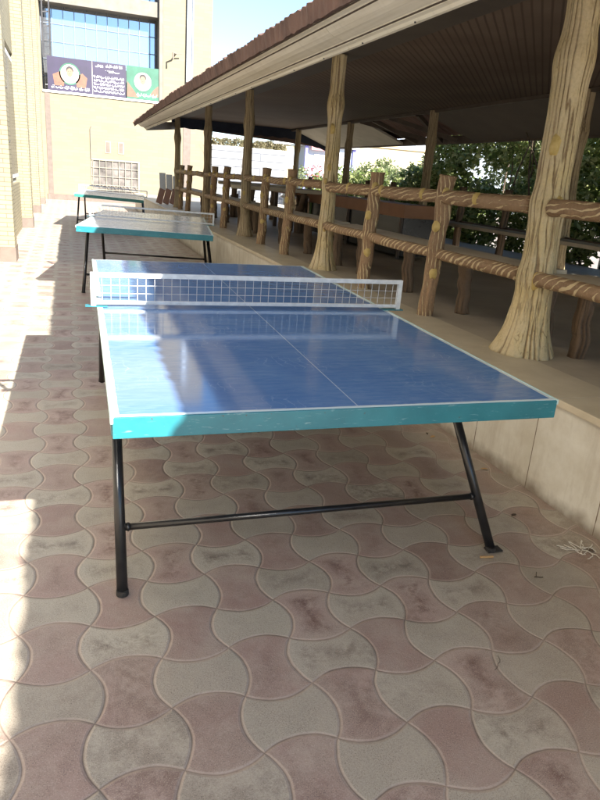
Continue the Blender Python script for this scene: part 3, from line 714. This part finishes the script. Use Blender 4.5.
F_(MB().box(4.06, 4.34, WY - 0.018, WY - 0.001, 0.20, 3.4), 'pilaster_strip', 'mauve')
F_(MB().box(-0.79, 5.05, WY - 0.03, WY - 0.001, -0.01, 0.198), 'plinth', 'mauve')
F_(MB().box(4.13, 4.29, WY - 0.11, WY - 0.02, 3.45, 9.5), 'downpipe_cover', 'bluewhite')
F_(MB().box(4.32, 4.37, WY - 0.06, WY - 0.002, 3.45, 9.5), 'dark_joint', 'mull')
F_(MB().box(4.40, 5.04, WY - 0.012, WY - 0.001, 4.55, 4.575), 'string_course', 'greybeam')
# open casement frame with rungs, left of the bay
ld = MB()
for x in (-0.72, -0.50): ld.obox((x, WY + 0.1, 4.65), (x + 0.02, WY - 0.25, 6.9), 0.05, 0.05)
for k in range(6):
    z = 4.75 + k * 0.42; ld.obox((-0.72, WY + 0.08 - k * 0.05, z), (-0.48, WY + 0.08 - k * 0.05, z + 0.03), 0.035, 0.035)
F_(ld, 'open_casement', 'darkmetal')
# barred window
wn = F_(MB().box(0.74, 2.46, WY - 0.03, WY - 0.001, 0.27, 0.33).box(0.74, 2.46, WY - 0.03, WY - 0.001, 1.46, 1.52).box(0.74, 0.80, WY - 0.029, WY - 0.001, 0.331, 1.459).box(2.40, 2.46, WY - 0.029, WY - 0.001, 0.331, 1.459), 'window', 'cream_metal')
F_(MB().box(0.801, 2.399, WY - 0.012, WY - 0.002, 0.331, 1.459), 'pane', 'windowdark', wn)
gb = MB()
for i in range(8):
    x = 0.80 + i * 1.6 / 7; gb.obox((x, WY - 0.07, 0.36), (x, WY - 0.07, 1.50), 0.014, 0.014)
for z in (0.62, 0.92, 1.22, 1.48): gb.obox((0.76, WY - 0.072, z), (2.44, WY - 0.072, z), 0.014, 0.014)
for i in range(6):
    c = Vector((0.95 + i * 0.26, WY - 0.075, 0.47)); pr_ = None
    for j in range(9):
        a = math.pi * j / 8; q = c + Vector((0.13 * math.cos(a), 0, 0.15 * math.sin(a)))
        if pr_ is not None: gb.obox(pr_, q, 0.013, 0.013)
        pr_ = q
gb.obox((0.76, WY - 0.072, 0.45), (2.44, WY - 0.072, 0.45), 0.02, 0.02)
F_(gb, 'window_bars', 'cream_metal', wn)
for x in (1.34, 1.80):
    v_ = F_(MB().box(x - 0.10, x + 0.10, WY - 0.02, WY - 0.001, 1.73, 2.14), 'vent', 'cream_metal')
    F_(MB().box(x - 0.07, x + 0.07, WY - 0.026, WY - 0.0201, 1.76, 2.11), 'vent_louvre', 'mauve', v_)
F_(MB().tube([(0.74, WY - 0.03, 1.5), (0.74, WY - 0.03, 2.5), (0.78, WY - 0.03, 2.6)], 0.014, 8), 'cable_pipe', 'greybeam')
F_(MB().tube([(3.72, WY, 5.25), (3.72, WY - 0.30, 5.25), (3.60, WY - 0.42, 5.25), (3.60, WY - 0.42, 5.05)], 0.03, 8).obox((3.72, WY - 0.2, 5.25), (3.95, WY - 0.2, 5.28), 0.03, 0.03), 'lamp_bracket', 'greybeam')

# banners on the bay
def portrait(par, cx, cz, r, shirt='white'):
    y0 = -0.012
    def disc(x, z, rx, rz, mat, name, dy, n=28, squash=None):
        q = MB(); f = [q.b.verts.new((x + rx * math.cos(2 * math.pi * i / n), y0 - dy, z + rz * math.sin(2 * math.pi * i / n))) for i in range(n)]
        q.b.faces.new(f); return q.build(name, mat, par)
    disc(cx, cz, r * 1.16, r * 1.16, 'ban_green', 'printed_ring', 0.0005)
    disc(cx, cz, r, r, 'plaster', 'printed_disc', 0.001)
    q = MB(); q.poly([(cx - r * .72, y0 - .0018, cz - r * .68), (cx + r * .72, y0 - .0018, cz - r * .68), (cx + r * .62, y0 - .0018, cz - r * .38), (cx + r * .2, y0 - .0018, cz - r * .2), (cx - r * .2, y0 - .0018, cz - r * .2), (cx - r * .62, y0 - .0018, cz - r * .38)]); q.build('printed_shirt', 'white', par)
    disc(cx, cz + r * .40, r * .42, r * .42, 'hair', 'printed_hair', 0.0024)
    disc(cx, cz + r * .14, r * .34, r * .46, 'skin', 'printed_face', 0.003)
    q = MB()
    for s in (-1, 1): q.box(cx + s * r * .12 - r * .05, cx + s * r * .12 + r * .05, y0 - .0036, y0 - .0033, cz + r * .24, cz + r * .28)
    q.box(cx - r * .08, cx + r * .08, y0 - .0036, y0 - .0033, cz + r * .0, cz + r * .03)
    q.build('printed_features', 'hair', par)
def script(mb, x0, x1, z, h, seed):
    """a line of joined cursive strokes, right to left"""
    rnd = random.Random(seed); x = x1
    while x > x0:
        wl_ = rnd.uniform(1.2, 3.2) * h; n = 7; pr_ = None
        for j in range(n + 1):
            xx = x - wl_ * j / n; zz = z + h * 0.32 * math.sin(j * 1.9 + rnd.uniform(0, 1.2)) * (1 if j % 2 else .5)
            q = Vector((max(xx, x0), -0.0155, zz))
            if pr_ is not None and (pr_ - q).length > 0.002: mb.obox(pr_, q, 0.003, h * 0.26, (0, 0, 1))
            pr_ = q
            if rnd.random() < .3: mb.box(xx - h * .09, xx + h * .09, -0.017, -0.014, z + h * .55, z + h * .72)
            if rnd.random() < .22: mb.box(xx - h * .05, xx + h * .05, -0.017, -0.014, z, z + h * .85)
        x -= wl_ + h * 0.5
bn = empty('banner', (-0.62, WY + 0.05, 3.66)); tag(bn, 'purple printed banner with a round portrait and rows of white script, on the glass bay', 'banner')
MB().box(0, 2.62, -0.010, 0, 0, 1.06).build('cloth', 'ban_purple', bn)
MB().box(1.47, 1.485, -0.014, -0.0105, 0, 1.06).build('seam', 'plaster', bn)
for s, x in ((1, 0.22), (1, 0.95)):
    q = MB(); q.poly([(x, -.0125, .16), (x + .3, -.0125, .16), (x + .36, -.0125, .48), (x + .2, -.0125, .62), (x - .05, -.0125, .5)]); q.build('printed_petal', 'ban_orange', bn)
portrait(bn, 0.73, 0.56, 0.30)
q = MB(); script(q, 0.12, 1.38, 0.09, 0.10, 3)
for k in range(5): script(q, 1.53, 2.56, 0.10 + k * 0.115, 0.075, 10 + k)
script(q, 1.95, 2.5, 0.93, 0.09, 31); script(q, 1.6, 1.85, 0.90, 0.08, 32); script(q, 2.0, 2.4, 0.76, 0.07, 33)
q.build('lettering', 'white', bn)
bn2 = empty('banner', (2.03, WY + 0.02, 3.66)); tag(bn2, 'green printed banner with a round portrait, at the right of the glass bay', 'banner')
MB().box(0, 1.12, -0.010, 0, 0, 1.06).build('cloth', 'ban_green', bn2)
q = MB(); q.poly([(0.0, -.0125, .05), (0.42, -.0125, .05), (0.22, -.0125, .30), (.02, -.0125, .55)]); q.build('printed_petal', 'ban_orange', bn2); q = MB(); q.poly([(1.11, -.0125, .12), (0.8, -.0125, .16), (0.95, -.0125, .36), (1.11, -.0125, .5)]); q.build('printed_petal', 'ban_orange', bn2)
portrait(bn2, 0.56, 0.58, 0.30)
q = MB(); script(q, 0.3, 1.05, 0.12, 0.10, 51); q.build('lettering', 'white', bn2)

# ================================================================== BACKGROUND BEYOND THE PAVILION
bw = empty('block_wall', (7.0, 24.5, 0)); tag(bw, 'white painted block wall with thin dark courses beyond the pavilion', 'wall')
MB().box(-1.9, 1.0, 0.0, 0.25, -0.02, 2.30).build('wall', 'wbrick', bw)
MB().box(-1.92, 1.02, -0.02, 0.27, 2.302, 2.34).build('coping', 'white', bw)
def foliage(name, mat, boxes, nper, leaf, par=None, seed=1, elong=1.8):
    rnd = random.Random(seed); b = bmesh.new()
    for (cx, cy, cz, rx, ry, rz) in boxes:
        for _ in range(nper):
            while True:
                p = Vector((rnd.uniform(-1, 1), rnd.uniform(-1, 1), rnd.uniform(-1, 1)))
                if 0.25 < p.length < 1: break
            p *= (0.72 + 0.36 * noise.noise((p.x * 2.5 + cx, p.y * 2.5 + cy, p.z * 2.5)))/max(p.length, .55) * (0.75 + 0.25 * rnd.random())
            c = Vector((cx + p.x * rx, cy + p.y * ry, cz + p.z * rz))
            u = Vector((rnd.gauss(0, 1), rnd.gauss(0, 1), rnd.gauss(0, .8))).normalized(); v = u.orthogonal().normalized()
            v = (v * math.cos(rnd.random() * 6) + u.cross(v) * math.sin(rnd.random() * 6)).normalized()
            s = leaf * rnd.uniform(.6, 1.3)
            b.faces.new([b.verts.new(c - u * s * elong / 2), b.verts.new(c + v * s * .42), b.verts.new(c + u * s * elong / 2), b.verts.new(c - v * s * .42)])
    me = bpy.data.meshes.new(name); b.to_mesh(me); b.free(); me.materials.append(M[mat])
    o = bpy.data.objects.new(name, me); COL.objects.link(o)
    if par: o.parent = par
    return o
def stems(par, spots, h, seed=3, r=0.02, mat='twig', name='stems'):
    rnd = random.Random(seed); q = MB()
    for (x, y, z) in spots:
        for _ in range(4):
            p = Vector((x + rnd.uniform(-.1, .1), y + rnd.uniform(-.1, .1), z)); pts = [p]; d = Vector((rnd.uniform(-.35, .35), rnd.uniform(-.35, .35), 1))
            for k in range(5):
                p = p + d * (h / 5); d += Vector((rnd.uniform(-.25, .25), rnd.uniform(-.25, .25), 0)); pts.append(p)
            q.tube(pts, [r * (1 - .16 * k) for k in range(6)], 6)
    return q.build(name, mat, par)
# dry creeper on top of the wall
dc = empty('creeper', (7.0, 24.6, 2.3)); tag(dc, 'dry brown creeper spilling over the top of the white block wall', 'creeper')
foliage('foliage', 'leaf_dry', [(-1.7 + k * .42, 0.15 + .1 * (k % 2), 0.12, .36, .3, .26 + .05 * (k % 3)) for k in range(7)], 700, .05, dc, 4)
stems(dc, [(-1.0 + k * .6, .2, -2.3) for k in range(3)], 2.4, 8, .014)
# hedge pieces behind the pavilion
hs = [(6.95 + .15 * math.sin(k * 2.1), -0.6 + k * 0.85, 1.0 + .1 * math.sin(k), .42, .62, 1.0) for k in range(15)]
hu = [(7.0 + .2 * math.sin(k * 1.3), -0.8 + k * 0.8, 2.15 + .15 * math.sin(k * 1.7), .40, .6, .75) for k in range(15)]
h1 = empty('hedge', (0, 0, 0)); tag(h1, 'tall glossy green hedge close behind the pavilion on the right', 'hedge')
foliage('foliage', 'leaf', hs, 2600, .06, h1, 11); foliage('upper_foliage', 'leaf', hu, 1700, .062, h1, 12)
stems(h1, [(7.0, -0.5 + k * .8, 0) for k in range(12)], 2.9, 5, .025)
h2 = empty('hedge', (0, 0, 0)); tag(h2, 'tall pale sunlit hedge of thin twigs behind the glossy green one', 'hedge')
foliage('foliage', 'leaf_pale', [(8.6 + .3 * math.sin(k), -1 + k * .95, 2.0 + .3 * math.sin(k * 2.3), .8, .75, 1.7) for k in range(13)], 2600, .06, h2, 21)
stems(h2, [(8.5, -0.5 + k * .8, 0) for k in range(12)], 3.4, 6, .022, 'plaster')
h3 = empty('shrub', (6.9, 12.2, 0)); tag(h3, 'lower green shrub row left of the tall hedge, seen past the second column', 'shrub')
foliage('foliage', 'leaf', [(.1 * math.sin(k * 2), -1.5 + k * .75, 0.95 + .15 * math.sin(k * 1.9), .45, .5, .95) for k in range(8)], 1900, .055, h3, 31)
foliage('pale_foliage', 'leaf_pale', [(.5 + .1 * math.sin(k * 2), -0.8 + k * .75, 1.45 + .15 * math.sin(k * 1.9), .4, .45, .6) for k in range(7)], 1000, .05, h3, 32)
stems(h3, [(0, -1.4 + k * .7, 0) for k in range(6)], 1.4, 7, .02)
fl = empty('flowering_shrub', (7.55, 19.2, 0)); tag(fl, 'dark shrub with pink blossom in front of the pale blue kiosk', 'shrub')
foliage('foliage', 'leaf', [(-.1, 0, .95, .45, .45, .8)], 2600, .06, fl, 41); foliage('blossom', 'petal', [(-.15, 0, 1.6, .4, .4, .35)], 110, .06, fl, 42)
stems(fl, [(0, 0, 0)], 1.4, 9, .02)
tr = empty('small_tree', (8.3, 23.2, 0)); tag(tr, 'thin pale leafed sapling by the turquoise pole', 'tree')
foliage('crown', 'leaf_pale', [(0, 0, 1.4, .4, .4, .55)], 500, .06, tr, 44); MB().tube([(0, 0, 0), (.03, 0, .7), (0, .02, 1.4)], [.03, .025, .015], 8).build('trunk', 'twig', tr)
# garden wall behind hedge, long pale
tag(MB().box(10.6, 10.9, -12, 8, -0.02, 2.2).build('boundary_wall', 'plaster'), 'long pale boundary wall behind the hedges on the right', 'wall')
# far buildings past the yard
def house(name, label, x0, x1, y0, y1, z, wall, roofm, wins):
    e = empty(name, ((x0 + x1) / 2, (y0 + y1) / 2, 0)); tag(e, label, 'building'); cx, cy = e.location.x, e.location.y
    MB().box(x0 - cx, x1 - cx, y0 - cy, y1 - cy, -0.02, z).build('wall', wall, e)
    MB().box(x0 - cx - .1, x1 - cx + .1, y0 - cy - .1, y1 - cy + .1, z + .002, z + .12).build('roof', roofm, e)
    for (a, b, c, d) in wins:
        f = MB().box(a - cx, b - cx, y0 - cy - .03, y0 - cy - .001, c, d).build('window', 'white', e)
        MB().box(a - cx + .05, b - cx - .05, y0 - cy - .04, y0 - cy - .031, c + .05, d - .05).build('pane', 'bluewhite', f)
    return e
house('building', 'cream building end with a narrow window, just right of the white block wall', 8.6, 10.4, 28, 33, 2.75, 'yplaster', 'white', [(9.2, 9.7, 1.9, 2.6)])
house('building', 'pale blue low building between the cream one and the violet framed kiosk', 10.6, 14.5, 31, 36, 3.6, 'bluewhite', 'white', [(11, 12, 1.2, 2.4)])
house('building', 'long low yellow building seen above the shrubs past the second column', 12.2, 17.5, 30, 36, 3.1, 'yplaster', 'yplaster', [])
house('building', 'grey building with dull windows showing above the yellow one', 17.0, 30, 39, 46, 6.0, 'greywall', 'greybeam', [(19.6, 20.3, 3.2, 4.4), (21.2, 21.9, 3.2, 4.4), (23, 23.7, 3.2, 4.4)])
pl = empty('turquoise_pole', (7.45, 21.5, 0)); tag(pl, 'slim turquoise painted post beside the farthest back column', 'post')
MB().tube([(0, 0, 0), (0, 0, 2.7)], .06, 14).build('shaft', 'cyanpaint', pl, True); MB().box(-.12, .12, -.12, .12, 0, .05).build('foot_plate', 'greybeam', pl)
ks = empty('kiosk', (9.3, 24, 0)); tag(ks, 'small white kiosk with violet corner posts behind the flowering shrub', 'kiosk')
MB().box(-.55, 1.3, 0.02, 1.6, 0, 2.6).build('wall', 'bluewhite', ks)
for x in (-.62, 1.37): MB().box(x - .06, x + .06, -.06, .06, 0, 2.85).build('corner_post', 'purple', ks)
MB().box(-.75, 1.5, -.2, 1.7, 2.605, 2.68).build('roof', 'white', ks)
MB().box(-.3, 1.1, -.03, .018, 1.6, 2.3).build('shutter', 'white', ks)
MB().box(-.5, .3, -.25, -.2, 2.45, 2.62).build('sign_board', 'petal', ks)

# ================================================================== THINGS UNDER THE PAVILION
# long counter / cabinet with orange top band and dark panels
cb = empty('cabinet', (3.75, 7.5, PZ)); tag(cb, 'long cabinet with orange brown top band and dark glass doors under the roof', 'cabinet')
MB().box(0, .45, -1.75, 1.75, .50, .655).build('top_band', 'orange_board', cb)
MB().box(.02, .43, -1.73, 1.73, .04, .498).build('body', 'darkpanel', cb)
for y in (-1.7, -0.85, 0.0, 0.85, 1.66): MB().box(-.012, .018, y - .02, y + .02, 0, .498).build('upright', 'beam' if y < 1.6 else 'greenboard', cb)
# rustic tables with arched legs
def rustic_table(x, y, rz, label):
    e = empty('log_table', (x, y, PZ), (0, 0, rz)); tag(e, label, 'table', 'log-style tables under the pavilion')
    MB().box(-.42, .42, -.75, .75, .64, .70, .01).build('table_top', 'seat', e)
    for s in (-1, 1):
        bark_tube((0, s * .42, -.01), (0, s * .42, .45), .085, 3 + s, n=14, amp=.12).build('leg', 'leg', e, True)
        for d in (-1, 1):
            pts = [(0, s * .42, .32), (d * .12, s * .42, .44), (d * .24, s * .42, .55), (d * .33, s * .42, .64)]
            MB().tube(pts, [.06, .052, .046, .05], 14, trunk_fn(s + d, 6, .1, .05)).build('brace', 'leg', e, True)
    return e
rustic_table(3.15, 9.2, rad(80), 'log-style cement table with arched braces, seen past the third column')
rustic_table(3.6, 12.3, rad(80), 'log-style cement table with arched braces farther in, beyond the first of its kind')
# stool / box at px 310,200
bx = empty('side_bench', (3.45, 9.9, PZ)); tag(bx, 'short bench with an orange brown seat board left of the long cabinet', 'bench')
MB().box(0, .35, -.6, .5, .60, .68).build('seat', 'orange_board', bx)
for y in (-.55, .42): MB().box(.02, .08, y, y + .06, 0, .599).box(.26, .32, y, y + .06, 0, .599).build('leg', 'beam', bx)
# boards leaning by the farthest column
for k in range(3):
    e = empty('leaning_board', (2.12 + .165 * k, 15.9, PZ), (rad(-10), rad(0), rad(8)))
    tag(e, ('half white, half orange board leaning by the farthest column, leftmost of three', 'half white, half orange board, middle one of the three by the farthest column', 'half white, half orange board nearest the farthest column')[k], 'board', 'boards leaning by the farthest column')
    MB().box(0, .155, 0, .02, .33, .76 - .03 * k).build('white_half', 'paper', e)
    MB().obox((-.08, -.12, 0.0), (.06, -.005, .36), .15, .03, (0, 1, 0)).build('orange_half', 'orange_board', e)

# ================================================================== SMALL THINGS ON THE PAVING
cg = MB().tube([(1.40, .205, .006), (1.43, .200, .006)], .005, 10).tube([(1.4301, .200, .006), (1.452, .197, .006)], .0048, 10)
tag(cg.build('cigarette_end', 'filter'), 'tan cigarette end lying by the right front table foot', 'cigarette end')
tw = MB(); rnd = random.Random(5)
def wig(mb, x, y, L, r, n=7, a=None):
    a = rnd.uniform(0, 6) if a is None else a; pts = [Vector((x, y, .004))]
    for k in range(n):
        a += rnd.uniform(-.55, .55); pts.append(pts[-1] + Vector((math.cos(a), math.sin(a), 0)) * L / n + Vector((0, 0, rnd.uniform(-.001, .002))))
    mb.tube(pts, r, 6)
wig(tw, 1.08, -.36, .07, .0009, a=.2)
tag(tw.build('twig', 'twig'), 'thin dark bent twig on a cream paving block at the right', 'twig')
tw = MB(); wig(tw, 1.53, .04, .035, .002, a=0); wig(tw, 1.54, .042, .02, .0015, a=1)
tag(tw.build('twig', 'twig'), 'short dark twig between the table foot and the platform wall', 'twig')
nt_ = MB()
for k in range(14): wig(nt_, 1.86 + rnd.uniform(-.03, .03), .16 + rnd.uniform(-.03, .03), .07, .0018, 8)
tag(nt_.build('tangled_string', 'paper'), 'tangle of dirty white string at the foot of the platform wall', 'string')

for k in range(8):
    x = 1.93 - abs(rnd.gauss(0, .10)); y = rnd.uniform(-.5, 1.8); z0 = .004
    a = rnd.uniform(0, 6.3); L = rnd.uniform(.012, .026); u = Vector((math.cos(a), math.sin(a), 0)); v = Vector((-u.y, u.x, 0)); c = Vector((x, y, z0))
    q = MB(); pts = []
    for t, wd, h in ((-1, 0, .001), (-.4, .38, .004), (.3, .42, .005), (1, 0, .008)):
        pts.append((c + u * L * t + v * L * wd + Vector((0, 0, h)), c + u * L * t - v * L * wd + Vector((0, 0, h * .6)), c + u * L * t + Vector((0, 0, h * .3))))
    q.poly([pts[0][2], pts[1][0], pts[1][2]]); q.poly([pts[0][2], pts[1][2], pts[1][1]])
    q.poly([pts[1][2], pts[1][0], pts[2][0], pts[2][2]]); q.poly([pts[1][2], pts[2][2], pts[2][1], pts[1][1]])
    q.poly([pts[2][2], pts[2][0], pts[3][2]]); q.poly([pts[2][2], pts[3][2], pts[2][1]])
    bmesh.ops.remove_doubles(q.b, verts=q.b.verts, dist=1e-6)
    tag(q.build('dry_leaf', 'filter' if k % 2 else 'twig'), 'tiny curled dry leaf fallen on the paving near the platform wall', 'leaf', 'dry leaves along the platform wall')
